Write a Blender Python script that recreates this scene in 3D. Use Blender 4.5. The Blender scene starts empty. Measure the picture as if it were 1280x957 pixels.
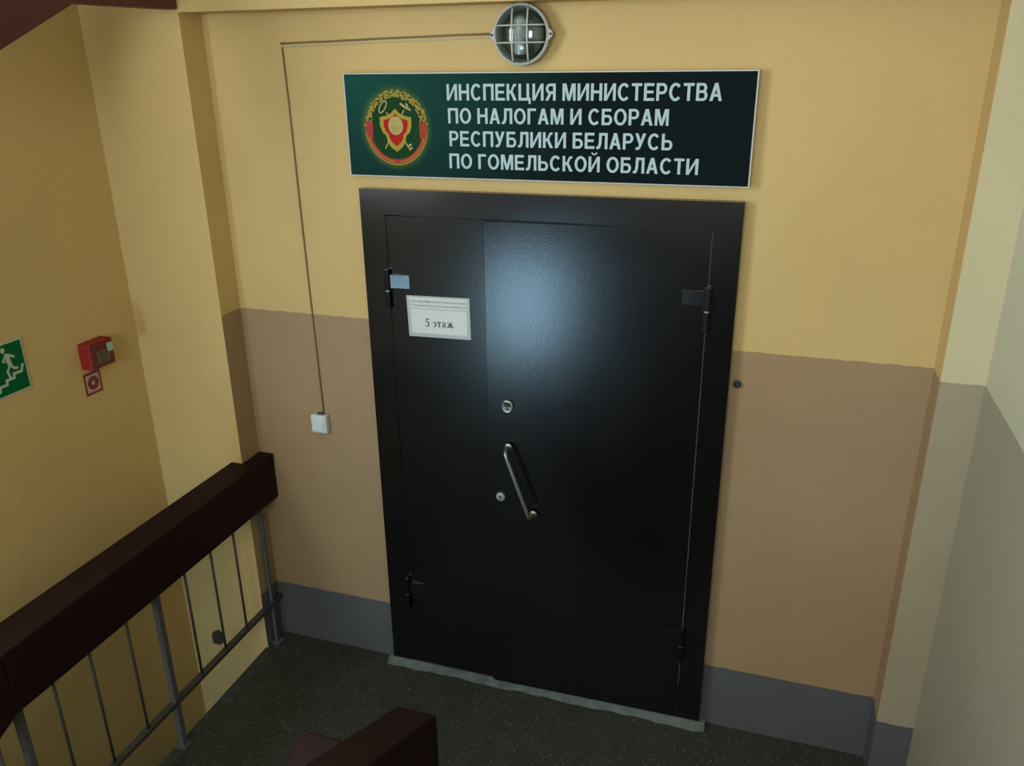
import bpy, bmesh, math, random
from mathutils import Vector, Matrix

random.seed(7)
scene = bpy.context.scene
COL = scene.collection
R = math.radians

# ------------------------------------------------------------------ camera
cam_d = bpy.data.cameras.new('camera')
cam_d.sensor_width = 36.0
cam_d.lens = 1033.72 / 1280 * 36
cam_d.clip_start = 0.05
cam = bpy.data.objects.new('camera', cam_d)
COL.objects.link(cam)
r_ = Vector((0.95152624, 0.30738178, -0.01068902))
u_ = Vector((-0.10105948, 0.34528411, 0.93304119))
f_ = Vector((-0.29049061, 0.88673295, -0.35961073))
cam.matrix_world = Matrix(((r_.x, u_.x, -f_.x, 1.47316),
                           (r_.y, u_.y, -f_.y, -2.77108),
                           (r_.z, u_.z, -f_.z, 2.52538),
                           (0, 0, 0, 1)))
scene.camera = cam

# ------------------------------------------------------------------ world, lights, exposure
world = bpy.data.worlds.new('world')
scene.world = world
world.use_nodes = True
world.node_tree.nodes['Background'].inputs[0].default_value = (0.62, 0.78, 1.0, 1)
world.node_tree.nodes['Background'].inputs[1].default_value = 1.0
vs = scene.view_settings
vs.view_transform = 'Standard'
vs.look = 'None'
vs.exposure = 0.47
vs.gamma = 1.0
vs.use_curve_mapping = False


def window_light(name, loc, sx, sz, power, col, rot=(90, 0, 0), spread=180):
    d = bpy.data.lights.new(name, 'AREA')
    d.shape = 'RECTANGLE'
    d.size = sx
    d.size_y = sz
    d.energy = power
    d.color = col
    d.spread = R(spread)
    o = bpy.data.objects.new(name, d)
    o.location = loc
    o.rotation_euler = [R(a) for a in rot]
    COL.objects.link(o)
    return o


BACK = -5.2           # back wall of the stairwell
# daylight in the openings of the two stairwell windows behind the photographer
window_light('daylight_lower_window', (-0.75, BACK - 0.02, 0.30), 0.50, 1.10, 32, (0.42, 0.74, 1.0))
window_light('daylight_side_window', (-1.075, -2.62, 2.55), 1.20, 1.30, 56, (0.78, 0.93, 1.0), rot=(90, 0, -90))
window_light('daylight_upper_window', (0.95, BACK - 0.02, 2.75), 1.3, 1.1, 52, (0.80, 0.92, 1.0))

# ------------------------------------------------------------------ materials


def new_mat(name):
    m = bpy.data.materials.new(name)
    m.use_nodes = True
    nt = m.node_tree
    return m, nt, nt.nodes['Principled BSDF']


def coord(nt):
    return nt.nodes.new('ShaderNodeTexCoord').outputs['Object']


def noise(nt, vec, scale, detail=3.0, rough=0.55):
    n = nt.nodes.new('ShaderNodeTexNoise')
    n.inputs['Scale'].default_value = scale
    n.inputs['Detail'].default_value = detail
    n.inputs['Roughness'].default_value = rough
    nt.links.new(vec, n.inputs['Vector'])
    return n.outputs['Fac']


def mathn(nt, op, a, b=None, c=None, clamp=False):
    n = nt.nodes.new('ShaderNodeMath')
    n.operation = op
    n.use_clamp = clamp
    for i, v in enumerate((a, b, c)):
        if v is None:
            continue
        if isinstance(v, (int, float)):
            n.inputs[i].default_value = v
        else:
            nt.links.new(v, n.inputs[i])
    return n.outputs[0]


def mixc(nt, fac, a, b, mode='MIX'):
    n = nt.nodes.new('ShaderNodeMix')
    n.data_type = 'RGBA'
    n.blend_type = mode
    for idx, v in ((0, fac), (6, a), (7, b)):
        if isinstance(v, (int, float)):
            n.inputs[idx].default_value = v
        elif isinstance(v, tuple):
            n.inputs[idx].default_value = (*v, 1)
        else:
            nt.links.new(v, n.inputs[idx])
    return n.outputs[2]


def bump(nt, b, height, strength, dist=0.002):
    n = nt.nodes.new('ShaderNodeBump')
    n.inputs['Strength'].default_value = strength
    n.inputs['Distance'].default_value = dist
    nt.links.new(height, n.inputs['Height'])
    nt.links.new(n.outputs['Normal'], b.inputs['Normal'])


def simple(name, col, rough=0.5, metal=0.0, var=0.12, vscale=9.0, bmp=0.0, bscale=120.0, spec=0.5):
    m, nt, b = new_mat(name)
    v = coord(nt)
    n = noise(nt, v, vscale, 4)
    dark = tuple(c * (1 - var) for c in col)
    lite = tuple(min(1, c * (1 + var)) for c in col)
    nt.links.new(mixc(nt, n, dark, lite), b.inputs['Base Color'])
    b.inputs['Roughness'].default_value = rough
    b.inputs['Metallic'].default_value = metal
    b.inputs['Specular IOR Level'].default_value = spec
    if bmp:
        bump(nt, b, noise(nt, v, bscale, 2), bmp)
    return m


YEL = (0.60, 0.405, 0.160)
BRN = (0.345, 0.222, 0.115)
GRY = (0.098, 0.098, 0.095)
YEL_LIT = (0.60, 0.50, 0.30)  # upper wall colour with the cool daylight on the pier painted in
BRN_LIT = (0.36, 0.292, 0.188)  # dado colour, paled for the same daylight on the pier


def wall_paint(name, dado=True, skirt=True, yel=YEL, brn=BRN):
    """Cream upper wall, beige-brown dado and grey painted skirting band, by height."""
    m, nt, b = new_mat(name)
    v = coord(nt)
    sep = nt.nodes.new('ShaderNodeSeparateXYZ')
    nt.links.new(v, sep.inputs[0])
    wob = mathn(nt, 'MULTIPLY', mathn(nt, 'SUBTRACT', noise(nt, v, 22, 3), 0.5), 0.012)
    z = mathn(nt, 'ADD', sep.outputs[2], wob)
    big = noise(nt, v, 1.7, 3)
    fine = noise(nt, v, 60, 3)
    tint = mathn(nt, 'ADD', mathn(nt, 'MULTIPLY', big, 0.26), mathn(nt, 'MULTIPLY', fine, 0.10))
    tint = mathn(nt, 'ADD', tint, 0.82)
    col = yel
    if dado:
        f = mathn(nt, 'LESS_THAN', z, 1.606)
        col = mixc(nt, f, col, brn)
    if skirt:
        f2 = mathn(nt, 'LESS_THAN', z, 0.286)
        col = mixc(nt, f2, col, GRY)
        # scuffs near the floor
    comb = nt.nodes.new('ShaderNodeCombineColor')
    for i in range(3):
        nt.links.new(tint, comb.inputs[i])
    out = mixc(nt, 1.0, col, comb.outputs[0], 'MULTIPLY')
    nt.links.new(out, b.inputs['Base Color'])
    b.inputs['Roughness'].default_value = 0.62
    b.inputs['Specular IOR Level'].default_value = 0.35
    if dado:
        rr = mathn(nt, 'SUBTRACT', 0.68, mathn(nt, 'MULTIPLY', mathn(nt, 'LESS_THAN', z, 1.606), 0.22))
        nt.links.new(rr, b.inputs['Roughness'])
    h = mathn(nt, 'ADD', noise(nt, v, 45, 3), mathn(nt, 'MULTIPLY', noise(nt, v, 9, 2), 1.5))
    bump(nt, b, h, 0.35, 0.0025)
    return m


M = {}
M['wall'] = wall_paint('painted_plaster')
M['wall_right_lit'] = wall_paint('painted_plaster_right_lit', skirt=False, yel=(0.56, 0.535, 0.385), brn=(0.345, 0.312, 0.225))  # right wall: bluish daylight put into the paint colours
M['wall_pier_lit'] = wall_paint('painted_plaster_pier_lit', yel=YEL_LIT, brn=BRN_LIT)  # pier front: same wall paint, lightened to look lit
M['wall_plain'] = wall_paint('painted_plaster_plain', dado=False, skirt=False)
M['white_wall'] = simple('whitewashed_plaster', (0.62, 0.60, 0.52), 0.8, bmp=0.2)
M['wood'] = simple('dark_red_brown_paint', (0.0185, 0.0078, 0.0070), 0.55, var=0.3, vscale=6, bmp=0.12, bscale=30, spec=0.09)
M['maroon'] = simple('maroon_paint', (0.080, 0.011, 0.018), 0.5, var=0.15, bmp=0.1)
M['rail_metal'] = simple('grey_painted_steel', (0.105, 0.105, 0.100), 0.5, metal=0.2, var=0.2, vscale=30, bmp=0.1)
M['rod_metal'] = simple('dark_painted_steel', (0.05, 0.047, 0.036), 0.55, metal=0.1, var=0.2, vscale=30)
M['chrome'] = simple('brushed_chrome', (0.62, 0.60, 0.56), 0.28, metal=1.0, var=0.1, vscale=40)
M['lock_face'] = simple('worn_lock_face', (0.30, 0.30, 0.27), 0.5, metal=0.3, var=0.2, vscale=80)
M['dull_metal'] = simple('dull_steel', (0.32, 0.31, 0.28), 0.38, metal=0.9, var=0.15, vscale=60)
M['black'] = simple('black_plastic', (0.012, 0.012, 0.012), 0.5)
M['white_plastic'] = simple('white_plastic', (0.62, 0.64, 0.62), 0.35, var=0.04)
M['lamp_rim'] = simple('pale_grey_enamel', (0.46, 0.46, 0.42), 0.45, var=0.08, vscale=30)
M['reflector'] = simple('dark_green_enamel', (0.085, 0.105, 0.085), 0.35, var=0.2)
M['cable'] = simple('brown_painted_cable', (0.20, 0.135, 0.060), 0.6, var=0.2, vscale=30)
M['cable_pale'] = simple('cream_painted_trunking', (0.50, 0.40, 0.22), 0.6)
M['paper'] = simple('paper', (0.60, 0.60, 0.56), 0.6, var=0.04)
M['ink'] = simple('printed_ink', (0.035, 0.045, 0.045), 0.6)
M['ink_grey'] = simple('grey_printed_ink', (0.22, 0.23, 0.23), 0.6)
M['sign_edge'] = simple('pale_sign_edge', (0.55, 0.52, 0.50), 0.5)
M['letter'] = simple('white_lettering', (0.44, 0.54, 0.56), 0.5, var=0.03, spec=0.06)
M['gold'] = simple('gold_print', (0.38, 0.27, 0.04), 0.5, var=0.35, vscale=120, spec=0.06)
M['gold_pale'] = simple('pale_gold_print', (0.42, 0.34, 0.13), 0.5, var=0.2, vscale=100, spec=0.06)
M['gold_leaf'] = simple('gold_leaf_print', (0.34, 0.25, 0.045), 0.5, var=0.5, vscale=150, spec=0.06)
M['red_print'] = simple('red_print', (0.42, 0.014, 0.010), 0.5, var=0.15, spec=0.06)
M['red_ribbon'] = simple('red_ribbon_print', (0.36, 0.045, 0.030), 0.5, var=0.4, vscale=80, spec=0.06)
M['green_print'] = simple('green_print', (0.006, 0.042, 0.010), 0.5, var=0.4, vscale=30, spec=0.06)
M['exit_green'] = simple('exit_sign_green', (0.004, 0.105, 0.032), 0.5, var=0.08, spec=0.06)
M['exit_white'] = simple('exit_sign_white', (0.42, 0.52, 0.36), 0.55, var=0.05, spec=0.06)
M['alarm_red'] = simple('alarm_red_plastic', (0.26, 0.006, 0.005), 0.5, var=0.1)
M['alarm_face'] = simple('alarm_front_red', (0.14, 0.012, 0.009), 0.45, var=0.1)
M['alarm_plate'] = simple('alarm_grey_plate', (0.15, 0.12, 0.065), 0.5, var=0.4, vscale=120)
M['sticker_red'] = simple('sticker_red', (0.22, 0.020, 0.026), 0.5, var=0.08)
M['sticker_pink'] = simple('sticker_pale', (0.52, 0.33, 0.27), 0.5, var=0.05)
M['cement'] = simple('pale_cement', (0.105, 0.115, 0.103), 0.85, var=0.7, vscale=18, bmp=0.5, bscale=60)
M['box_dark'] = simple('dark_grey_box', (0.035, 0.035, 0.028), 0.6, var=0.2)

# door: dark brown powder paint, fine orange-peel grain, half gloss
m, nt, b = new_mat('dark_brown_door_paint')
v = coord(nt)
nt.links.new(mixc(nt, noise(nt, v, 14, 4), (0.0042, 0.0033, 0.0028), (0.0065, 0.0050, 0.0042)), b.inputs['Base Color'])
rr = mathn(nt, 'ADD', mathn(nt, 'MULTIPLY', noise(nt, v, 7, 4), 0.05), 0.175)
nt.links.new(rr, b.inputs['Roughness'])
b.inputs['Specular IOR Level'].default_value = 0.5
bump(nt, b, noise(nt, v, 200, 2), 0.42, 0.0005)
M['door'] = m

# floor: dark green-grey terrazzo with small pale chips
m, nt, b = new_mat('dark_terrazzo')
v = coord(nt)
vo = nt.nodes.new('ShaderNodeTexVoronoi')
vo.inputs['Scale'].default_value = 85
nt.links.new(v, vo.inputs['Vector'])
sepc = nt.nodes.new('ShaderNodeSeparateColor')
nt.links.new(vo.outputs['Color'], sepc.inputs[0])
chip = mathn(nt, 'MULTIPLY', mathn(nt, 'GREATER_THAN', sepc.outputs[0], 0.72), mathn(nt, 'LESS_THAN', vo.outputs['Distance'], 0.38))
base = mixc(nt, noise(nt, v, 5.5, 7, 0.7), (0.016, 0.018, 0.013), (0.058, 0.062, 0.048))
chipc = mixc(nt, sepc.outputs[1], (0.050, 0.054, 0.043), (0.115, 0.118, 0.100))
nt.links.new(mixc(nt, chip, base, chipc), b.inputs['Base Color'])
b.inputs['Roughness'].default_value = 0.6
b.inputs['Specular IOR Level'].default_value = 0.3
bump(nt, b, noise(nt, v, 60, 3), 0.2, 0.002)
M['floor'] = m

# printed sign face: teal at upper left running to near black at right, green glow round the emblem
m, nt, b = new_mat('printed_sign_face')
v = coord(nt)
sep = nt.nodes.new('ShaderNodeSeparateXYZ')
nt.links.new(v, sep.inputs[0])
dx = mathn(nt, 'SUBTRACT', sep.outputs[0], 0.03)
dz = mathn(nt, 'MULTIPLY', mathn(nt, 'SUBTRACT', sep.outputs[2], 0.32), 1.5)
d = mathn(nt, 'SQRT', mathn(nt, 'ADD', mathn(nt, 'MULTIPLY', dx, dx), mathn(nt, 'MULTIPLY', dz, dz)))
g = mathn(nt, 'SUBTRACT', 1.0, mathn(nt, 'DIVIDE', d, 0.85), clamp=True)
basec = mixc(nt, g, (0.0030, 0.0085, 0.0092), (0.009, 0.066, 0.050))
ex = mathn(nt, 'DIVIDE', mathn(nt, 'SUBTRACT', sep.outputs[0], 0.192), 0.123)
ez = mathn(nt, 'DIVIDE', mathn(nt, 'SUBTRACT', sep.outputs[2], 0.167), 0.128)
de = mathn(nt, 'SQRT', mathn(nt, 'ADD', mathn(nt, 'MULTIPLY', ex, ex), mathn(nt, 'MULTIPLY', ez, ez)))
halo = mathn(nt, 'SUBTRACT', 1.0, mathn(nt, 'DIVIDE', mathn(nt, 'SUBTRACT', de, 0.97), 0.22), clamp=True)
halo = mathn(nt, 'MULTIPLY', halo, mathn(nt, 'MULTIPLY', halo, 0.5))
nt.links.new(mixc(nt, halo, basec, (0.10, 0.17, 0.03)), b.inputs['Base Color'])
b.inputs['Roughness'].default_value = 0.6
b.inputs['Specular IOR Level'].default_value = 0.05
M['sign'] = m

# lamp glass: clear, slightly smoky
m, nt, b = new_mat('clear_lamp_glass')
out = nt.nodes['Material Output']
tr = nt.nodes.new('ShaderNodeBsdfTransparent')
tr.inputs[0].default_value = (0.80, 0.86, 0.82, 1)
gl = nt.nodes.new('ShaderNodeBsdfGlossy')
gl.inputs['Roughness'].default_value = 0.12
fr = nt.nodes.new('ShaderNodeFresnel')
fr.inputs[0].default_value = 1.5
mx = nt.nodes.new('ShaderNodeMixShader')
nt.links.new(mathn(nt, 'ADD', fr.outputs[0], 0.06, clamp=True), mx.inputs[0])
nt.links.new(tr.outputs[0], mx.inputs[1])
nt.links.new(gl.outputs[0], mx.inputs[2])
nt.links.new(mx.outputs[0], out.inputs[0])
M['glass'] = m
M['bulb'] = simple('milky_bulb_glass', (0.42, 0.47, 0.46), 0.15, var=0.35, vscale=40)

# ------------------------------------------------------------------ mesh builder


class MB:
    def __init__(self):
        self.bm = bmesh.new()

    def box(self, x0, x1, y0, y1, z0, z1):
        vs = [self.bm.verts.new(p) for p in
              ((x0, y0, z0), (x1, y0, z0), (x1, y1, z0), (x0, y1, z0),
               (x0, y0, z1), (x1, y0, z1), (x1, y1, z1), (x0, y1, z1))]
        for f in ((0, 3, 2, 1), (4, 5, 6, 7), (0, 1, 5, 4), (1, 2, 6, 5), (2, 3, 7, 6), (3, 0, 4, 7)):
            self.bm.faces.new([vs[i] for i in f])
        return self

    def prism(self, pts, vec):
        """polygon of 3D points extruded by vec"""
        a = [self.bm.verts.new(p) for p in pts]
        c = [self.bm.verts.new(Vector(p) + Vector(vec)) for p in pts]
        n = len(pts)
        self.bm.faces.new(a[::-1])
        self.bm.faces.new(c)
        for i in range(n):
            j = (i + 1) % n
            self.bm.faces.new((a[i], a[j], c[j], c[i]))
        return self

    def tube(self, pts, r, seg=10, caps=True):
        pts = [Vector(p) for p in pts]
        rings = []
        ref = None
        for i, p in enumerate(pts):
            if i == 0:
                t = pts[1] - p
            elif i == len(pts) - 1:
                t = p - pts[i - 1]
            else:
                t = (pts[i + 1] - p).normalized() + (p - pts[i - 1]).normalized()
            t.normalize()
            if ref is None:
                ref = Vector((0, 0, 1)) if abs(t.z) < 0.9 else Vector((1, 0, 0))
            a = (ref - t * ref.dot(t)).normalized()
            ref = a
            c = t.cross(a)
            rr = r[i] if isinstance(r, (list, tuple)) else r
            rings.append([self.bm.verts.new(p + (a * math.cos(2 * math.pi * k / seg) + c * math.sin(2 * math.pi * k / seg)) * rr) for k in range(seg)])
        for i in range(len(rings) - 1):
            for k in range(seg):
                j = (k + 1) % seg
                self.bm.faces.new((rings[i][k], rings[i][j], rings[i + 1][j], rings[i + 1][k]))
        if caps:
            self.bm.faces.new(rings[0][::-1])
            self.bm.faces.new(rings[-1])
        return self

    def lathe(self, prof, c, axis=Vector((0, -1, 0)), seg=40, e1=Vector((1, 0, 0)), e2=Vector((0, 0, 1)), sx=1, sz=1):
        """prof: (radius, height along axis)"""
        c = Vector(c)
        rings = []
        for (r, h) in prof:
            if r < 1e-6:
                rings.append([self.bm.verts.new(c + axis * h)])
            else:
                rings.append([self.bm.verts.new(c + axis * h + e1 * (r * sx * math.cos(2 * math.pi * k / seg)) + e2 * (r * sz * math.sin(2 * math.pi * k / seg))) for k in range(seg)])
        for a, b2 in zip(rings, rings[1:]):
            for k in range(seg):
                j = (k + 1) % seg
                if len(a) == 1 and len(b2) == 1:
                    continue
                if len(a) == 1:
                    self.bm.faces.new((a[0], b2[k], b2[j]))
                elif len(b2) == 1:
                    self.bm.faces.new((a[k], b2[0], a[j]))
                else:
                    self.bm.faces.new((a[k], b2[k], b2[j], a[j]))
        return self

    def poly(self, pts):
        self.bm.faces.new([self.bm.verts.new(p) for p in pts])
        return self

    def build(self, name, mat, parent=None, bevel=0.0, smooth=False, seg=2, offset=None):
        bmesh.ops.recalc_face_normals(self.bm, faces=self.bm.faces)
        if offset is not None:
            bmesh.ops.translate(self.bm, verts=self.bm.verts, vec=Vector(offset))
        me = bpy.data.meshes.new(name)
        self.bm.to_mesh(me)
        self.bm.free()
        me.materials.append(mat)
        if smooth:
            for p in me.polygons:
                p.use_smooth = True
        o = bpy.data.objects.new(name, me)
        COL.objects.link(o)
        if bevel:
            bv = o.modifiers.new('bevel', 'BEVEL')
            bv.width = bevel
            bv.segments = seg
            bv.limit_method = 'ANGLE'
            bv.angle_limit = R(40)
        if parent:
            o.parent = parent
        return o


def tag(o, label=None, cat=None, group=None, kind=None):
    if label:
        o['label'] = label
    if cat:
        o['category'] = cat
    if group:
        o['group'] = group
    if kind:
        o['kind'] = kind
    return o


def empty(name, loc):
    o = bpy.data.objects.new(name, None)
    o.empty_display_size = 0.05
    o.location = loc
    COL.objects.link(o)
    return o


# ------------------------------------------------------------------ the setting
XL, XR, XS, XG = -0.605, 1.985, 2.108, -1.035     # recess left/right, side wall, gap wall
REC = 0.125
TOP = 3.9
BOT = -2.9
DW, DZ0, DZ1 = 1.357, 0.03, 2.11

w = MB()
w.box(XL, 0.0, 0, 0.2, 0, 2.706)
w.box(DW, XR, 0, 0.2, 0, 2.706)
w.box(0.0, DW, 0, 0.2, DZ1, 2.706)
tag(w.build('wall_front', M['wall']), 'recessed cream wall around the dark metal door, beige dado and grey skirting band', None, kind='structure')
w = MB()
w.box(XG, XL, -REC, 0.2, BOT, 2.706)
w.box(XG, XS, -REC, 0.2, 2.706, TOP)
w.box(XL, XS, 0, 0.2, BOT, 0)
o = w.build('trim_1', M['wall_plain'])
tag(o, 'cream pier left of the recess and the lintel across its top', None, kind='structure')
w = MB()   # painted inner face of the recess: dado and skirting wrap round it
w.poly([(XL + 0.0012, -REC, 0), (XL + 0.0012, 0, 0), (XL + 0.0012, 0, 2.706), (XL + 0.0012, -REC, 2.706)])
w.poly([(XL + 0.0012, -REC, 0), (XL + 0.0012, -REC, 2.706), (XL, -REC, 2.706), (XL, -REC, 0)])
tag(w.build('trim_2', M['wall']), 'narrow shaded side of the left pier with dado paint wrapped round', None, kind='structure')
w = MB().box(XR, XS, -REC, 0.2, 0, 2.706)
tag(w.build('trim_3', M['wall_pier_lit']), 'narrow pier at the right end of the recess', None, kind='structure')
w = MB().box(XR - 0.0015, XR, -REC + 0.001, 0, 0, 2.706)  # unlightened wall colour over the pier's side, so it reads as shaded
tag(w.build('trim_4', M['wall']), 'shade-toned side of the right pier inside the recess', None, kind='structure')
sw_ = (-3.24, -2.00, 1.88, 3.22)
w = MB()
w.box(XG - 0.2, XG, sw_[1], 0.2, BOT, TOP)
w.box(XG - 0.2, XG, BACK, sw_[0], BOT, TOP)
w.box(XG - 0.2, XG, sw_[0], sw_[1], BOT, sw_[2])
w.box(XG - 0.2, XG, sw_[0], sw_[1], sw_[3], TOP)
tag(w.build('wall_left', M['wall_plain']), 'plain cream wall left of the railing', None, kind='structure')
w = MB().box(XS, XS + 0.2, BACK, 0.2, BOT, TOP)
tag(w.build('wall_right', M['wall_right_lit']), 'side wall on the right with beige dado', None, kind='structure')
w = MB().box(XG - 0.2, XS + 0.2, BACK - 0.2, 0.2, TOP, TOP + 0.15)
tag(w.build('ceiling', M['white_wall']), None, None, kind='structure')
w = MB().box(-0.615, XS, -1.35, 0.0, -0.18, 0)
tag(w.build('floor', M['floor']), 'dark speckled terrazzo landing', None, kind='structure')

# back wall with two window openings
lw = (-1.02, -0.48, -0.28, 0.88)
uw = (0.25, 1.65, 2.18, 3.34)
w = MB()
w.box(XG, XS, BACK - 0.2, BACK, BOT, lw[2])
w.box(XG, lw[0], BACK - 0.2, BACK, lw[2], lw[3])
w.box(lw[1], XS, BACK - 0.2, BACK, lw[2], lw[3])
w.box(XG, XS, BACK - 0.2, BACK, lw[3], uw[2])
w.box(XG, uw[0], BACK - 0.2, BACK, uw[2], uw[3])
w.box(uw[1], XS, BACK - 0.2, BACK, uw[2], uw[3])
w.box(XG, XS, BACK - 0.2, BACK, uw[3], TOP)
tag(w.build('wall_back', M['wall_plain']), None, None, kind='structure')
for i, (x0, x1, z0, z1) in enumerate((lw, uw)):
    w = MB()
    t = 0.045
    w.box(x0, x0 + t, BACK - 0.10, BACK - 0.04, z0, z1)
    w.box(x1 - t, x1, BACK - 0.10, BACK - 0.04, z0, z1)
    w.box(x0 + t, x1 - t, BACK - 0.10, BACK - 0.04, z0, z0 + t)
    w.box(x0 + t, x1 - t, BACK - 0.10, BACK - 0.04, z1 - t, z1)
    xm = (x0 + x1) / 2
    w.box(xm - t / 2, xm + t / 2, BACK - 0.10, BACK - 0.04, z0 + t, z1 - t)
    wn = w.build('window_%d' % (i + 1), M['white_plastic'])
    tag(wn, None, None, kind='structure')
    MB().box(x0 + t, x1 - t, BACK - 0.075, BACK - 0.07, z0 + t, z1 - t).build('pane', M['glass'], wn)

w = MB()
t = 0.045
for (y0, y1, z0, z1) in ((sw_[0], sw_[0] + t, sw_[2], sw_[3]), (sw_[1] - t, sw_[1], sw_[2], sw_[3]), (sw_[0] + t, sw_[1] - t, sw_[2], sw_[2] + t),
                         (sw_[0] + t, sw_[1] - t, sw_[3] - t, sw_[3]), (-2.64, -2.60, sw_[2] + t, sw_[3] - t)):
    w.box(XG - 0.13, XG - 0.07, y0, y1, z0, z1)
wn = w.build('window_3', M['white_plastic'])
tag(wn, None, None, kind='structure')
MB().box(XG - 0.105, XG - 0.10, sw_[0] + t, sw_[1] - t, sw_[2] + t, sw_[3] - t).build('pane', M['glass'], wn)

# stair flights and half landings


def flight(x0, x1, ys, zs, dz, n, run, name, label):
    pts = []
    y, z = ys, zs
    for k in range(n):
        z += dz if dz > 0 else 0
        if dz > 0:
            pts.append((x0, y, z - dz))
            pts.append((x0, y, z))
            y -= run
        else:
            pts.append((x0, y, z))
            pts.append((x0, y, z + dz))
            z += dz
            y -= run
    pts.append((x0, y, z))
    th = 0.2
    pts.append((x0, y, z - th if dz > 0 else z - th))
    pts.append((x0, ys, zs - th))
    w = MB()
    a = [w.bm.verts.new(p) for p in pts]
    c = [w.bm.verts.new((x1, p[1], p[2])) for p in pts]
    w.bm.faces.new(a)
    w.bm.faces.new(c[::-1])
    for i in range(len(a)):
        j = (i + 1) % len(a)
        w.bm.faces.new((a[i], a[j], c[j], c[i]))
    bmesh.ops.triangulate(w.bm, faces=[f for f in w.bm.faces if len(f.verts) > 4])
    o = w.build(name, M['floor'])
    tag(o, None, None, kind='structure')
    return y, z


yb, zb = flight(0.75, XS, -1.35, 0.0, 0.155, 8, 0.30, 'stair_flight', 'up')
MB_ = MB().box(XG, XS, BACK, yb, zb - 0.18, zb)
tag(MB_.build('floor_upper', M['floor']), None, None, kind='structure')
yb2, zb2 = flight(-0.60, 0.45, -1.35, 0.0, -0.155, 8, 0.30, 'stair_flight', 'down')
tag(MB().box(XG, XS, BACK, yb2, zb2 - 0.18, zb2).build('floor_lower', M['floor']), None, None, kind='structure')
tag(MB().box(XG, XS, BACK, 0.0, BOT - 0.15, BOT).build('floor_bottom', M['floor']), None, None, kind='structure')

# maroon stringer of the flight overhead, level then sloping down towards the viewer
sl = 0.455
pts = [(-0.66, -REC - 0.004, 2.715), (-0.66, -0.59, 2.709), (-0.66, -1.25, 2.709 - sl * 0.66),
       (-0.66, -1.25, 2.96 - sl * 0.66), (-0.66, -0.59, 2.96), (-0.66, -REC - 0.004, 2.96)]
w = MB().prism(pts, (0.06, 0, 0))
tag(w.build('stair_stringer', M['maroon'], bevel=0.006),
    'maroon painted stair stringer overhead at the top left corner', 'stringer', kind='structure')

# cement strip under the door
w = MB()
n = 60
rows = []
for k in range(n + 1):
    x = -0.025 + (DW + 0.05) * k / n
    e_ = 0.004 * math.sin(k * 0.37) + 0.003 * math.sin(k * 1.1 + 1) + random.uniform(-0.0025, 0.0025)
    yf = -0.047 - e_
    rows.append([w.bm.verts.new(p) for p in ((x, -0.001, 0.0), (x, yf - 0.012, 0.0), (x, yf, 0.011 + random.uniform(-0.002, 0.002)), (x, -0.037, 0.027), (x, -0.001, 0.029))])
for a_, b_ in zip(rows, rows[1:]):
    for i in range(5):
        j = (i + 1) % 5
        w.bm.faces.new((a_[i], a_[j], b_[j], b_[i]))
w.bm.faces.new(rows[0])
w.bm.faces.new(rows[-1][::-1])
tag(w.build('threshold', M['cement']), 'rough pale cement strip under the dark metal door', 'threshold', kind='structure')

# ------------------------------------------------------------------ the door
DY = -0.036
door = empty('door_1', (0, 0, DZ0))
tag(door, 'dark brown double-leaf metal door with narrow left leaf', None, kind='structure')


def dpart(mb, name, mat, parent=door, **k):
    o = mb.build(name, mat, None, **k)
    o.parent = parent
    if parent is door:
        o.matrix_parent_inverse = Matrix.Translation((0, 0, -DZ0))
    return o


LX0, LXM, LX1, LZ1 = 0.100, 0.483, 1.264, 2.018
w = MB()
w.box(0.0, LX0 - 0.002, DY, 0.10, DZ0, DZ1)
w.box(LX1 + 0.002, DW, DY, 0.10, DZ0, DZ1)
w.box(LX0 - 0.002, LX1 + 0.002, DY, 0.10, LZ1 + 0.002, DZ1)
bmesh.ops.remove_doubles(w.bm, verts=w.bm.verts, dist=0.00001)
frame = dpart(w, 'door_frame', M['door'])
narrow = dpart(MB().box(LX0, LXM - 0.002, DY - 0.002, 0.05, DZ0 + 0.004, LZ1 - 0.001), 'door_leaf', M['door'], bevel=0.002)
tag(narrow, 'narrow left leaf')
# the wide leaf does not close quite flat: its lock edge stands a little proud
wide = dpart(MB().prism([(LXM + 0.001, 0.05, DZ0 + 0.004), (LXM + 0.001, DY - 0.006 - 0.0135, DZ0 + 0.004), (LX1, DY - 0.006, DZ0 + 0.004), (LX1, 0.05, DZ0 + 0.004)],
                        (0, 0, LZ1 - DZ0 - 0.005)), 'door_leaf', M['door'], bevel=0.002)
tag(wide, 'wide right leaf')


def sub(mb, name, mat, par, **k):
    o = mb.build(name, mat, None, **k)
    o.parent = par
    return o


FN, FW = DY - 0.002, DY - 0.006       # face planes of the leaves


def hinge2(x, z, par, s, plate_z):
    w = MB()
    w.tube([(x, FW - 0.010, z - 0.072), (x, FW - 0.010, z - 0.004)], 0.010, 12)
    w.tube([(x, FW - 0.010, z + 0.001), (x, FW - 0.010, z + 0.078)], 0.010, 12)
    f = FN if par is narrow else FW
    xa, xb = sorted((x + s * 0.006, x + s * 0.085))
    xi, xo = x + s * 0.006, x + s * 0.085
    w.prism([(xi, f + 0.001, plate_z - 0.026), (xi, f - (0.0115 if s > 0 else 0.0045), plate_z - 0.026), (xo, f - 0.0015, plate_z - 0.026), (xo, f + 0.001, plate_z - 0.026)], (0, 0, 0.052))
    sub(w, 'hinge', M['door'], par, bevel=0.0012)
    sub(MB().tube([(x, FW - 0.010, z - 0.005), (x, FW - 0.010, z + 0.001)], 0.0095, 12), 'hinge_ring', M['chrome'], par)


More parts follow.
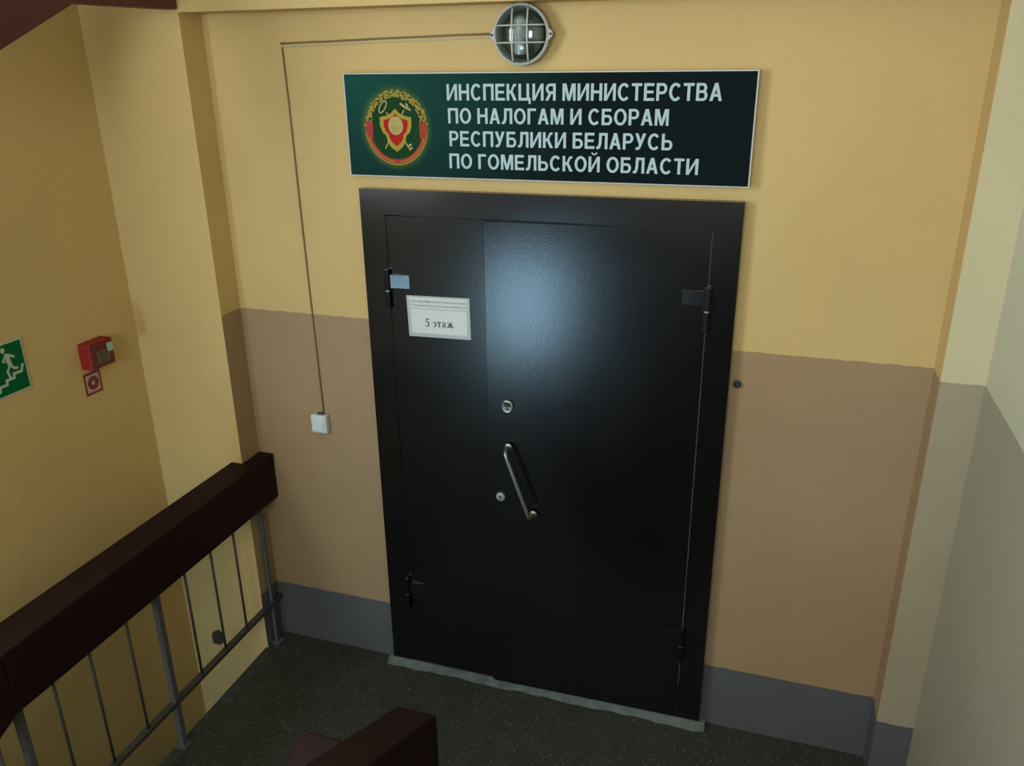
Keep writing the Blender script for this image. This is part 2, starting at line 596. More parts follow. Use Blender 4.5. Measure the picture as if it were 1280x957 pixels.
for (x, z, par, s, pz) in ((0.098, 1.742, narrow, 1, 1.775), (1.266, 1.752, wide, -1, 1.792),
                           (0.098, 0.395, narrow, 1, 0.425), (1.266, 0.395, wide, -1, 0.425)):
    hinge2(x, z, par, s, pz)



def fw(x):
    return FW - 0.0135 * (LX1 - x) / (LX1 - LXM)


HW = FW
FW = fw(0.566)
# upper lock escutcheon
c = (0.566, FW, 1.330)
w = MB().lathe([(0, 0.009), (0.017, 0.009), (0.0205, 0.006), (0.0215, 0), (0.0, 0.0)], c, seg=28, sz=1.12)
sub(w, 'lock_plate', M['lock_face'], wide, smooth=True)
tor = [(0.566 + 0.0195 * math.cos(t), FW - 0.0085, 1.330 + 0.0222 * math.sin(t)) for t in [2 * math.pi * k / 28 for k in range(29)]]
sub(MB().tube(tor, 0.0028, 8, caps=False), 'lock_ring', M['chrome'], wide, smooth=True)
w = MB().box(0.552, 0.580, FW - 0.0115, FW - 0.008, 1.331, 1.347)
w.box(0.5635, 0.5690, FW - 0.0115, FW - 0.008, 1.318, 1.331)
sub(w, 'keyhole', M['black'], wide)
# lower cylinder lock
c = (0.533, FW, 0.943)
w = MB().lathe([(0, 0.013), (0.0165, 0.013), (0.0185, 0.010), (0.0190, 0), (0.0, 0.0)], c, seg=28)
sub(w, 'lock_cylinder', M['lock_face'], wide, smooth=True)
w = MB().box(0.5315, 0.5345, FW - 0.0145, FW - 0.0125, 0.934, 0.951)
w.box(0.529, 0.537, FW - 0.0145, FW - 0.0125, 0.945, 0.951)
sub(w, 'keyhole', M['black'], wide)
# slanted pull handle
a = Vector((0.570, fw(0.570), 1.166))
e = Vector((0.668, fw(0.668), 0.890))
dirv = (e - a).normalized()
st = 0.050
pts = [a, a + Vector((0, -st * 0.55, 0))]
for k in range(1, 7):
    t = math.pi / 2 * k / 6
    pts.append(a + Vector((0, -st * 0.55 - 0.024 * math.sin(t), 0)) + dirv * (0.024 * (1 - math.cos(t))))
for k in range(0, 7):
    t = math.pi / 2 * (1 - k / 6)
    pts.append(e + Vector((0, -st * 0.55 - 0.024 * math.sin(t), 0)) - dirv * (0.024 * (1 - math.cos(t))))
pts += [e + Vector((0, -st * 0.3, 0)), e]
w = MB().tube(pts, 0.0078, 14)
sub(w, 'pull_handle', M['dull_metal'], wide, smooth=True)
for p in (a, e):
    w = MB().lathe([(0, 0.006), (0.0135, 0.006), (0.0155, 0.003), (0.0155, 0), (0, 0)], p, seg=22)
    sub(w, 'handle_rosette', M['dull_metal'], wide, smooth=True)

# ------------------------------------------------------------------ flat drawing helpers


def text_mesh(txt, x0, x1, zb, h, y, bold=0.0, cap=0.0):
    """text set as a flat mesh in the XZ plane, scaled to span x0..x1 with cap height h"""
    cu = bpy.data.curves.new('text', 'FONT')
    cu.body = txt
    cu.size = 1.0
    cu.offset = bold
    cu.resolution_u = 3
    cu.space_character = 1.02
    to = bpy.data.objects.new('text', cu)
    COL.objects.link(to)
    bpy.context.view_layer.update()
    me = bpy.data.meshes.new_from_object(to.evaluated_get(bpy.context.evaluated_depsgraph_get()))
    bpy.data.objects.remove(to)
    bpy.data.curves.remove(cu)
    xs = [v.co.x for v in me.vertices]
    sx = (x1 - x0) / (max(xs) - min(xs))
    mx = min(xs)
    caph = cap if cap else 0.73
    for v in me.vertices:
        v.co = Vector((x0 + (v.co.x - mx) * sx, y, zb + (v.co.y + bold) / (caph + 2 * bold) * h))
    return me


def mesh_obj(name, me, mat, parent):
    me.name = name
    me.materials.clear()
    me.materials.append(mat)
    o = bpy.data.objects.new(name, me)
    COL.objects.link(o)
    o.parent = parent
    return o


def ribbon_pts(pts, wd, y):
    """stroke polyline in XZ plane as quads"""
    out = []
    for (p, q2) in zip(pts, pts[1:]):
        dx_, dz_ = q2[0] - p[0], q2[1] - p[1]
        L = math.hypot(dx_, dz_) or 1
        nx, nz = -dz_ / L * wd / 2, dx_ / L * wd / 2
        out.append([(p[0] + nx, y, p[1] + nz), (q2[0] + nx, y, q2[1] + nz), (q2[0] - nx, y, q2[1] - nz), (p[0] - nx, y, p[1] - nz)])
    return out


# ------------------------------------------------------------------ big sign above the door
SX0, SX1, SZ0, SZ1 = -0.030, 1.366, 2.155, 2.5025
sign = empty('office_sign', (SX0, 0, SZ0))
tag(sign, 'long dark green office sign with crest and white lettering above the door', 'sign')


def spart(mb, name, mat, **k):
    return mb.build(name, mat, sign, offset=(-SX0, 0, -SZ0), **k)


SY = -0.034
spart(MB().box(SX0, SX1, SY, -0.004, SZ0, SZ1), 'backing_board', M['sign_edge'], bevel=0.001)
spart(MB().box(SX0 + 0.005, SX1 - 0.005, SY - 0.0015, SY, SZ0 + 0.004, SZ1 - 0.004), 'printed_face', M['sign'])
LY = SY - 0.0027


def B(x0, z0, x1, z1):
    return [[(x0, z0), (x1, z0), (x1, z1), (x0, z1)]]


def ARC(cx_, cz_, rx, rz, a0, a1, t=0.175, th=0.15, n=14):
    out = []
    for k in range(n):
        p = R(a0 + (a1 - a0) * k / n)
        q2 = R(a0 + (a1 - a0) * (k + 1) / n)
        out.append([(cx_ + rx * math.cos(p), cz_ + rz * math.sin(p)), (cx_ + rx * math.cos(q2), cz_ + rz * math.sin(q2)),
                    (cx_ + (rx - t) * math.cos(q2), cz_ + (rz - th) * math.sin(q2)), (cx_ + (rx - t) * math.cos(p), cz_ + (rz - th) * math.sin(p))])
    return out


II = B(0, 0, .18, 1) + B(.58, 0, .76, 1) + [[(.18, 0), (.58, .72), (.58, 1), (.18, .28)]]
SOFT = B(0, 0, .18, 1) + B(.18, .47, .42, .62) + B(.18, 0, .42, .15) + ARC(.42, .31, .27, .31, -90, 90)
FONT = {
    'Н': (.74, B(0, 0, .18, 1) + B(.56, 0, .74, 1) + B(.18, .43, .56, .59)),
    'И': (.76, II), 'Й': (.76, II + ARC(.38, 1.26, .20, .17, 180, 360, .10, .08, 8)),
    'П': (.74, B(0, 0, .18, 1) + B(.56, 0, .74, 1) + B(.18, .84, .56, 1)),
    'Г': (.58, B(0, 0, .18, 1) + B(.18, .84, .58, 1)),
    'Е': (.66, B(0, 0, .18, 1) + B(.18, .84, .64, 1) + B(.18, .43, .60, .58) + B(.18, 0, .66, .16)),
    'Т': (.66, B(.24, 0, .42, .84) + B(0, .84, .66, 1)),
    'Ь': (.69, SOFT), 'Б': (.69, SOFT + B(.18, .84, .62, 1)),
    'В': (.70, B(0, 0, .18, 1) + B(.18, .85, .40, 1) + B(.18, .45, .42, .59) + B(.18, 0, .42, .15) + ARC(.40, .725, .25, .275, -90, 90) + ARC(.42, .295, .28, .295, -90, 90)),
    'Р': (.67, B(0, 0, .18, 1) + B(.18, .85, .40, 1) + B(.18, .38, .40, .53) + ARC(.40, .69, .27, .31, -90, 90)),
    'С': (.76, ARC(.40, .5, .40, .515, 42, 318, .18, .16, 22)),
    'О': (.82, ARC(.41, .5, .41, .515, 0, 360, .18, .16, 28)),
    'А': (.76, [[(0, 0), (.19, 0), (.475, 1), (.28, 1)], [(.57, 0), (.76, 0), (.48, 1), (.285, 1)]] + B(.18, .24, .58, .39)),
    'Л': (.74, B(.56, 0, .74, 1) + B(.17, .84, .56, 1) + [[(.17, .84), (.16, .45), (.12, .20), (.06, .15), (0, .15), (0, 0), (.14, -.01), (.26, .08), (.33, .32), (.35, .84)]]),
    'М': (.88, B(0, 0, .17, 1) + B(.71, 0, .88, 1) + [[(.17, 1), (.17, .62), (.36, 0), (.52, 0), (.26, 1)], [(.71, 1), (.71, .62), (.52, 0), (.36, 0), (.62, 1)]]),
    'К': (.70, B(0, 0, .18, 1) + [[(.18, .42), (.34, .44), (.45, .60), (.53, .82), (.66, .85), (.66, 1), (.46, .97), (.38, .82), (.30, .62), (.18, .58)], [(.22, .56), (.49, 0), (.70, 0), (.42, .56)]]),
    'Ц': (.84, B(0, 0, .18, 1) + B(.56, 0, .74, 1) + B(.18, 0, .56, .16) + B(.74, 0, .84, .16) + B(.70, -.20, .84, 0)),
    'Я': (.70, B(.52, 0, .70, 1) + B(.30, .85, .52, 1) + B(.30, .40, .52, .55) + ARC(.30, .70, .27, .30, 90, 270) + [[(0, 0), (.20, 0), (.42, .44), (.23, .44)]]),
    'У': (.70, [[(0, 1), (.27, .26), (.44, .32), (.20, 1)], [(.50, 1), (.25, .26), (.18, .15), (.05, .15), (.04, 0), (.20, -.02), (.32, .05), (.42, .26), (.70, 1)]]),
}


def sign_line(txt, x0, x1, z0, h):
    adv = []
    x = 0.0
    for ch in txt:
        if ch == ' ':
            x += 0.33
            continue
        adv.append((ch, x))
        x += FONT[ch][0] + 0.13
    sx = (x1 - x0) / (x - 0.13)
    w = MB()
    for ch, xo in adv:
        for i, pl in enumerate(FONT[ch][1]):
            w.poly([(x0 + (xo + p[0]) * sx - SX0, LY - 0.000004 * i, z0 + p[1] * h - SZ0) for p in pl])
    o = w.build('lettering', M['letter'], sign)
    return o


for row in (('ИНСПЕКЦИЯ МИНИСТЕРСТВА', 0.358, 1.262, 2.4135, 0.052),
            ('ПО НАЛОГАМ И СБОРАМ', 0.360, 1.104, 2.3395, 0.0495),
            ('РЕСПУБЛИКИ БЕЛАРУСЬ', 0.362, 1.120, 2.265, 0.050),
            ('ПО ГОМЕЛЬСКОЙ ОБЛАСТИ', 0.359, 1.205, 2.191, 0.0495)):
    sign_line(*row)

# crest
cx, cz, ra, rb = 0.163, 2.322, 0.116, 0.122


def ell(k, n, s=1.0, a=ra, b_=rb):
    t = 2 * math.pi * k / n
    return (cx + a * s * math.cos(t), cz + b_ * s * math.sin(t))


w = MB()
w.poly([(p[0], SY - 0.0020, p[1]) for p in [ell(k, 48, 0.98) for k in range(48)]])
spart(w, 'crest_field', M['green_print'])
w = MB()   # garland of golden leaves on the upper half
for k in range(46):
    t = R(-2 + 184 * k / 45)
    for rr_ in (0.99, 0.93, 0.87):
        px, pz = cx + ra * rr_ * math.cos(t), cz + rb * rr_ * math.sin(t)
        an = t + R(90) + R(random.uniform(-75, 75))
        px += random.uniform(-0.004, 0.004)
        pz += random.uniform(-0.004, 0.004)
        l, wd = random.uniform(0.005, 0.0095), random.uniform(0.0028, 0.0042)
        ux, uz = math.cos(an), math.sin(an)
        yy = SY - 0.0024 - 0.00001 * (k % 7) - 0.00008 * rr_
        w.poly([(px - ux * l, yy, pz - uz * l), (px - uz * wd, yy, pz + ux * wd), (px + ux * l, yy, pz + uz * l), (px + uz * wd, yy, pz - ux * wd)])
spart(w, 'crest_garland', M['gold_leaf'])
w = MB()   # red ribbon on the lower half
nseg = 30
for k in range(nseg):
    t0, t1 = R(172 + 196 * k / nseg), R(172 + 196 * (k + 1) / nseg)
    q4 = []
    for (t, s_) in ((t0, 1.0), (t1, 1.0), (t1, 0.865), (t0, 0.865)):
        q4.append((cx + ra * s_ * math.cos(t), SY - 0.0026, cz + rb * s_ * math.sin(t)))
    w.poly(q4)
for s_ in (-1, 1):   # swallow-tailed ribbon ends
    bx_ = cx + s_ * 0.100
    w.poly([(bx_ - s_ * 0.012, SY - 0.0028, cz + 0.018), (bx_ + s_ * 0.018, SY - 0.0028, cz + 0.026), (bx_ + s_ * 0.008, SY - 0.0028, cz + 0.006),
            (bx_ + s_ * 0.018, SY - 0.0028, cz - 0.014), (bx_ - s_ * 0.010, SY - 0.0028, cz - 0.036)])
spart(w, 'crest_ribbon', M['red_ribbon'])
w = MB()   # gold lettering band on the ribbon
for k in range(36):
    t0 = R(196 + 148 * k / 36)
    t1 = t0 + R(2.4)
    if k in (17, 18):
        continue
    w.poly([(cx + ra * s_ * math.cos(t), SY - 0.0030, cz + rb * s_ * math.sin(t)) for (t, s_) in ((t0, 0.955), (t1, 0.955), (t1, 0.92), (t0, 0.92))])
spart(w, 'crest_ribbon_marks', M['gold'])
w = MB()   # thin gold edge round the bottom
for k in range(30):
    t0, t1 = R(186 + 168 * k / 30), R(186 + 168 * (k + 1) / 30)
    w.poly([(cx + ra * s_ * math.cos(t), SY - 0.0025, cz + rb * s_ * math.sin(t)) for (t, s_) in ((t0, 1.025), (t1, 1.025), (t1, 0.995), (t0, 0.995))])
spart(w, 'crest_edge', M['gold'])
w = MB()   # crossed rods: ring-headed staff and winged staff, key bits below
yy = SY - 0.0028
for pl, wd in (([(cx - 0.033, cz + 0.052), (cx + 0.052, cz - 0.075)], 0.004), ([(cx + 0.034, cz + 0.060), (cx - 0.045, cz - 0.070)], 0.004)):
    for qd in ribbon_pts(pl, wd, yy):
        w.poly(qd)
ring = [(cx - 0.046 + 0.017 * math.cos(t) * 0.8 + 0.006 * math.sin(t), cz + 0.070 + 0.019 * math.sin(t) + 0.006 * math.cos(t)) for t in [2 * math.pi * k / 14 for k in range(15)]]
for qd in ribbon_pts(ring, 0.0045, yy - 0.0001):
    w.poly(qd)
for pl, wd in (([(cx + 0.020, cz + 0.082), (cx + 0.040, cz + 0.068)], 0.007), ([(cx + 0.040, cz + 0.068), (cx + 0.060, cz + 0.060)], 0.006),
               ([(cx + 0.042, cz + 0.082), (cx + 0.050, cz + 0.070)], 0.006),
               ([(cx + 0.040, cz - 0.062), (cx + 0.056, cz - 0.053)], 0.006), ([(cx + 0.046, cz - 0.070), (cx + 0.060, cz - 0.064)], 0.005)):
    for qd in ribbon_pts(pl, wd, yy - 0.0002):
        w.poly(qd)
spart(w, 'crest_staffs', M['gold_pale'])


def shield(s_, dy):
    pr = [(0, 0.066), (0.018, 0.050), (0.038, 0.042), (0.060, 0.038), (0.060, 0.010), (0.052, -0.012), (0.038, -0.024), (0.034, -0.044), (0.022, -0.062), (0, -0.078)]
    full = pr + [(-x, z) for x, z in pr[::-1][1:-1]]
    return [(cx + x * s_, SY - dy, cz - 0.002 + z * s_) for x, z in full]


spart(MB().poly(shield(1.0, 0.0034)), 'crest_shield_border', M['gold'])
spart(MB().poly(shield(0.76, 0.0038)), 'crest_shield', M['red_print'])
w = MB().poly([(cx + 0.028 * math.cos(t), SY - 0.0042, cz + 0.008 + 0.031 * math.sin(t)) for t in [2 * math.pi * k / 24 for k in range(24)]])
spart(w, 'crest_medallion', M['gold_pale'])
w = MB()
for k in range(5):    # small star, rays and wreath inside the medallion
    t = R(90 + 72 * k)
    w.poly([(cx, SY - 0.0045, cz + 0.022), (cx + 0.0026 * math.cos(t - R(36)), SY - 0.0045, cz + 0.022 + 0.0026 * math.sin(t - R(36))),
            (cx + 0.0065 * math.cos(t), SY - 0.0045, cz + 0.022 + 0.0065 * math.sin(t)),
            (cx + 0.0026 * math.cos(t + R(36)), SY - 0.0045, cz + 0.022 + 0.0026 * math.sin(t + R(36)))])
for qd in ribbon_pts([(cx + 0.014 * math.cos(t), cz + 0.003 + 0.0155 * math.sin(t)) for t in [R(a_) for a_ in range(150, 400, 20)]], 0.003, SY - 0.0046):
    w.poly(qd)
w.poly([(cx - 0.007, SY - 0.0046, cz - 0.006), (cx + 0.007, SY - 0.0046, cz - 0.006), (cx + 0.003, SY - 0.0046, cz + 0.006), (cx - 0.003, SY - 0.0046, cz + 0.006)])
spart(w, 'crest_medallion_marks', M['gold'])

# ------------------------------------------------------------------ paper note on the narrow leaf
note = empty('paper_notice', (0.167, FN, 1.567))
tag(note, 'white laminated paper notice taped on the narrow left leaf of the door', 'notice')
# corners (bottom left, bottom right, top right, top left), slightly tilted
NB = [(0.170, 1.566), (0.420, 1.571), (0.418, 1.730), (0.166, 1.7245)]
NY = FN - 0.0006


def nmap(u, vv, dy=0.0):
    x = (NB[0][0] * (1 - u) + NB[1][0] * u) * (1 - vv) + (NB[3][0] * (1 - u) + NB[2][0] * u) * vv
    z = (NB[0][1] * (1 - u) + NB[1][1] * u) * (1 - vv) + (NB[3][1] * (1 - u) + NB[2][1] * u) * vv
    return (x - 0.167, NY - dy - FN, z - 1.567)


M['laminate'] = simple('laminate_edge', (0.40, 0.41, 0.39), 0.35, var=0.05)
w = MB().prism([nmap(0, 0), nmap(1, 0), nmap(1, 1), nmap(0, 1)], (0, -0.0008, 0))
w.build('laminate', M['laminate'], note)
w = MB().poly([nmap(u, vv, 0.0012) for u, vv in ((0.045, 0.075), (0.955, 0.075), (0.965, 0.965), (0.035, 0.965))])
w.build('sheet', M['paper'], note)


def nstroke(w, a_, b_, wd, dy=0.0016):
    ax, ay_, az = nmap(a_[0], a_[1], dy)
    bx, by_, bz = nmap(b_[0], b_[1], dy)
    L = math.hypot(bx - ax, bz - az) or 1
    nx, nz = -(bz - az) / L * wd / 2, (bx - ax) / L * wd / 2
    w.poly([(ax + nx, ay_, az + nz), (bx + nx, ay_, bz + nz), (bx - nx, ay_, bz - nz), (ax - nx, ay_, az - nz)])


w = MB()
nstroke(w, (0.05, 0.690), (0.95, 0.690), 0.0017)
nstroke(w, (0.05, 0.08), (0.05, 0.90), 0.0011)
nstroke(w, (0.95, 0.08), (0.95, 0.92), 0.0011)
nstroke(w, (0.05, 0.085), (0.95, 0.085), 0.0011)
w.build('printed_lines', M['ink_grey'], note)
for (txt, u0, u1, v0) in (('Инспекция Министерства по налогам и сборам', 0.07, 0.94, 0.845), ('Республики Беларусь по Гомельской области', 0.07, 0.93, 0.745)):
    me = text_mesh(txt, 0, 1, 0, 1, 0, bold=0.012)
    for vv in me.vertices:
        u = u0 + (u1 - u0) * vv.co.x
        p = nmap(u, v0 + vv.co.z * 0.060, 0.0015)
        vv.co = Vector(p)
    mesh_obj('small_print', me, M['ink_grey'], note)

# "5 этаж" in a bold serif, drawn as glyph strokes on a unit grid (x to right, z up)
GL = {
    '5': (0.50, [[(0.10, 0.98), (0.44, 0.98), (0.46, 1.02), (0.42, 0.84), (0.14, 0.84)],
                 [(0.10, 0.98), (0.16, 0.98), (0.14, 0.60), (0.04, 0.60)],
                 [(0.04, 0.60), (0.20, 0.68), (0.34, 0.64), (0.24, 0.56), (0.10, 0.56)],
                 [(0.24, 0.60), (0.36, 0.62), (0.45, 0.46), (0.45, 0.24), (0.30, 0.30), (0.31, 0.42)],
                 [(0.45, 0.26), (0.40, 0.10), (0.24, 0.00), (0.20, 0.05), (0.29, 0.16), (0.30, 0.34)],
                 [(0.26, 0.00), (0.10, 0.00), (0.03, 0.05), (0.04, 0.14), (0.12, 0.14), (0.24, 0.05)]]),
    'э': (0.46, [[(0.04, 0.46), (0.04, 0.62), (0.10, 0.60), (0.13, 0.46)],
                 [(0.04, 0.58), (0.16, 0.68), (0.30, 0.66), (0.24, 0.61), (0.12, 0.62)],
                 [(0.22, 0.66), (0.34, 0.62), (0.42, 0.48), (0.43, 0.30), (0.29, 0.30), (0.28, 0.50)],
                 [(0.43, 0.34), (0.40, 0.14), (0.30, 0.02), (0.20, 0.05), (0.27, 0.16), (0.29, 0.34)],
                 [(0.32, 0.03), (0.18, -0.02), (0.04, 0.08), (0.05, 0.14), (0.16, 0.06), (0.26, 0.08)],
                 [(0.12, 0.31), (0.32, 0.31), (0.32, 0.38), (0.12, 0.38)]]),
    'т': (0.50, [[(0.02, 0.60), (0.48, 0.60), (0.48, 0.67), (0.02, 0.67)],
                 [(0.02, 0.44), (0.05, 0.44), (0.10, 0.61), (0.02, 0.63)],
                 [(0.48, 0.44), (0.48, 0.63), (0.40, 0.61), (0.45, 0.44)],
                 [(0.18, 0.0), (0.32, 0.0), (0.32, 0.62), (0.18, 0.62)],
                 [(0.12, 0.0), (0.38, 0.0), (0.38, 0.05), (0.12, 0.05)]]),
    'а': (0.50, [[(0.27, 0.08), (0.40, 0.02), (0.40, 0.50), (0.27, 0.50)],
                 [(0.40, 0.50), (0.34, 0.66), (0.18, 0.67), (0.10, 0.61), (0.22, 0.62), (0.27, 0.50)],
                 [(0.05, 0.46), (0.15, 0.44), (0.18, 0.54), (0.12, 0.62), (0.05, 0.56)],
                 [(0.27, 0.40), (0.12, 0.32), (0.03, 0.18), (0.16, 0.18), (0.20, 0.28), (0.27, 0.34)],
                 [(0.03, 0.18), (0.04, 0.04), (0.13, -0.02), (0.28, 0.10), (0.28, 0.16), (0.18, 0.09), (0.16, 0.20)],
                 [(0.38, 0.04), (0.42, -0.01), (0.50, 0.04), (0.48, 0.07), (0.40, 0.10)]]),
    'ж': (0.80, [[(0.33, 0.0), (0.47, 0.0), (0.47, 0.67), (0.33, 0.67)],
                 [(0.27, 0.0), (0.53, 0.0), (0.53, 0.045), (0.27, 0.045)],
                 [(0.27, 0.625), (0.53, 0.625), (0.53, 0.67), (0.27, 0.67)],
                 [(0.33, 0.33), (0.33, 0.39), (0.20, 0.60), (0.12, 0.66), (0.06, 0.62), (0.14, 0.58), (0.24, 0.36)],
                 [(0.47, 0.33), (0.56, 0.36), (0.66, 0.58), (0.74, 0.62), (0.68, 0.66), (0.60, 0.60), (0.47, 0.39)],
                 [(0.33, 0.36), (0.24, 0.36), (0.03, 0.03), (0.03, 0.0), (0.20, 0.0), (0.33, 0.30)],
                 [(0.47, 0.36), (0.47, 0.30), (0.60, 0.0), (0.77, 0.0), (0.77, 0.03), (0.56, 0.36)]]),
}
w = MB()
gx = 0.0
total = 0.50 + 0.26 + 0.46 + 0.50 + 0.50 + 0.80 + 0.12
for ch in ('5', ' ', 'э', 'т', 'а', 'ж'):
    if ch == ' ':
        gx += 0.26
        continue
    adv, polys = GL[ch]
    for i, pl in enumerate(polys):
        w.poly([nmap(0.280 + (gx + x) / total * 0.46, 0.262 + z * 0.200, 0.0016 + 0.00003 * i) for x, z in pl])
    gx += adv + 0.03
w.build('lettering', M['ink'], note)

# ------------------------------------------------------------------ bulkhead lamp over the sign
lamp = empty('bulkhead_lamp', (0.624, 0, 2.613))
tag(lamp, 'round caged bulkhead lamp with pale rim on the wall above the sign', 'lamp')
RL = 0.092
w = MB().lathe([(0, 0.0), (RL * 0.86, 0.0), (RL * 0.95, 0.010), (RL * 0.95, 0.036), (RL * 0.88, 0.036), (RL * 0.80, 0.012), (0, 0.008)], (0, 0, 0), seg=48)
w.build('housing', M['reflector'], lamp, smooth=True)
w = MB().lathe([(RL * 0.915, 0.030), (RL * 1.0, 0.030), (RL * 1.015, 0.040), (RL * 1.0, 0.050), (RL * 0.94, 0.053), (RL * 0.915, 0.048), (RL * 0.915, 0.030)], (0, 0, 0), seg=56)
for s_ in (-1, 1):
    w.prism([(s_ * RL * 0.97, -0.036, -0.020), (s_ * RL * 1.13, -0.036, -0.006), (s_ * RL * 1.13, -0.036, 0.006), (s_ * RL * 0.97, -0.036, 0.020)], (0, -0.013, 0))
w.build('rim', M['lamp_rim'], lamp, smooth=False, bevel=0.001)
for s_ in (-1, 1):
    w = MB().lathe([(0, 0.003), (0.0042, 0.003), (0.0042, 0), (0, 0)], (s_ * RL * 1.065, -0.049, 0), seg=12)
    w.build('screw', M['black'], lamp)
# glass dome
prof = [(RL * 0.80 * math.cos(t), 0.036 + 0.026 * math.sin(t)) for t in [math.pi / 2 * k / 8 for k in range(9)]]
prof[-1] = (0.0, prof[-1][1])
w = MB().lathe(prof, (0, 0, 0), seg=40)
w.build('glass_dome', M['glass'], lamp, smooth=True)
# cage bars
dome = lambda rr_: 0.050 + 0.018 * math.sqrt(max(0, 1 - (rr_ / (RL * 0.93)) ** 2))
for off in (-0.024, 0.027):
    hh = math.sqrt((RL * 0.93) ** 2 - off ** 2)
    pv = [(off, -dome(math.hypot(off, hh * s2)) - 0.002, hh * s2) for s2 in [-1 + 2 * k / 14 for k in range(15)]]
    MB().tube(pv, 0.0030, 8).build('cage_bar', M['lamp_rim'], lamp, smooth=True)
    ph = [(hh * s2, -dome(math.hypot(off, hh * s2)), off) for s2 in [-1 + 2 * k / 14 for k in range(15)]]
    MB().tube(ph, 0.0026, 8).build('cage_bar', M['lamp_rim'], lamp, smooth=True)
# bulb and socket, standing upright inside
prof = [(0, 0.056), (0.012, 0.054), (0.020, 0.046), (0.0235, 0.032), (0.0225, 0.012), (0.020, -0.010), (0.0185, -0.024)]
w = MB().lathe(prof, (-0.006, -0.034, 0.002), axis=Vector((0, 0, 1)), e1=Vector((1, 0, 0)), e2=Vector((0, 1, 0)), seg=24)
w.build('bulb', M['bulb'], lamp, smooth=True)
w = MB().lathe([(0.0, -0.062), (0.017, -0.062), (0.0205, -0.054), (0.0205, -0.042), (0.019, -0.038), (0.020, -0.034), (0.019, -0.029), (0.0205, -0.023), (0, -0.022)],
               (-0.006, -0.034, 0.002), axis=Vector((0, 0, 1)), e1=Vector((1, 0, 0)), e2=Vector((0, 1, 0)), seg=24)
w.build('socket', M['white_plastic'], lamp, smooth=True)

# ------------------------------------------------------------------ cable and switch
cp = [(0.522, 2.618), (0.40, 2.617), (0.26, 2.614), (0.10, 2.611), (-0.08, 2.606), (-0.20, 2.604), (-0.283, 2.602)]
w = MB().tube([(x, -0.005, z) for x, z in cp], 0.0032, 8)
cb = w.build('lamp_cable', M['cable'], smooth=True)
tag(cb, 'thin dark cable running along the wall left from the caged lamp', 'cable')
w = MB()
for (xa, za), (xb, zb_) in zip(cp, cp[1:]):
    w.prism([(xa, -0.004, za - 0.004), (xa, -0.004, za - 0.013), (xa, 0.0, za - 0.013), (xa, 0, za - 0.004)], (xb - xa, 0, 0)) if abs(zb_ - za) < 0 else \
        w.tube([(xa, -0.001, za - 0.012), (xb, -0.001, zb_ - 0.012)], 0.0025, 6)
o = w.build('painted_cable', M['cable_pale'])
tag(o, 'cream painted cable just under the dark lamp cable', 'cable')
w = MB().tube([(-0.279, -0.004, 2.590), (-0.275, -0.004, 2.40), (-0.272, -0.005, 2.05), (-0.268, -0.004, 1.70), (-0.263, -0.005, 1.40), (-0.259, -0.004, 1.180)], 0.0030, 8)
o = w.build('switch_cable', M['cable'], smooth=True)
tag(o, 'thin brown cable dropping down the wall to the light switch', 'cable')

sw = empty('light_switch', (-0.273, 0, 1.137))
tag(sw, 'small white surface light switch on the dado left of the door', 'switch')
MB().box(-0.036, 0.036, -0.030, 0.0, -0.040, 0.040).build('switch_box', M['white_plastic'], sw, bevel=0.006, seg=3)
MB().box(-0.030, 0.030, -0.034, -0.029, -0.033, 0.033).build('face_plate', M['white_plastic'], sw, bevel=0.004, seg=3)
w = MB().prism([(-0.024, -0.0335, -0.026), (0.024, -0.0335, -0.026), (0.024, -0.0335, 0.012), (0.010, -0.0335, 0.022), (-0.010, -0.0335, 0.026), (-0.024, -0.0335, 0.027)], (0, -0.0045, 0))
w.build('rocker', M['white_plastic'], sw, bevel=0.0015)
w = MB().tube([(-0.008, -0.014, 0.043), (0.016, -0.014, 0.043)], 0.006, 8)
o = w.build('cable_gland', M['rod_metal'], sw)

# small ring bolt right of the door
eb = empty('ring_bolt', (1.383, 0, 1.489))
tag(eb, 'small dark ring bolt in the dado just right of the door frame', 'bolt')
MB().lathe([(0, 0.004), (0.013, 0.004), (0.015, 0.0), (0, 0)], (0, 0, 0), seg=20).build('washer', M['dull_metal'], eb)
ringp = [(0.001 + 0.0085 * math.cos(t), -0.012, -0.001 + 0.0085 * math.sin(t)) for t in [2 * math.pi * k / 16 for k in range(17)]]
MB().tube(ringp, 0.0038, 8, caps=False).build('ring', M['black'], eb, smooth=True)
MB().tube([(0.001, -0.001, -0.001), (0.001, -0.014, 0.006)], 0.003, 8).build('shank', M['rod_metal'], eb)

# ------------------------------------------------------------------ evacuation sign on the left wall (faces +x)
ev = empty('evacuation_sign', (XG, -0.77, 1.556))
tag(ev, 'green evacuation sign with white figure running on stairs on left wall', 'sign')
EW = 0.100
MB().box(0.0005, 0.004, -EW, EW, -0.0935, 0.0935).build('sign_plate', M['exit_white'], ev)
MB().box(0.004, 0.0046, -EW + 0.006, EW - 0.006, -0.0875, 0.0875).build('green_field', M['exit_green'], ev)
k_ = 0.0052


def ypoly(w, pts, x=k_):
    w.poly([(x, p[0], p[1]) for p in pts])


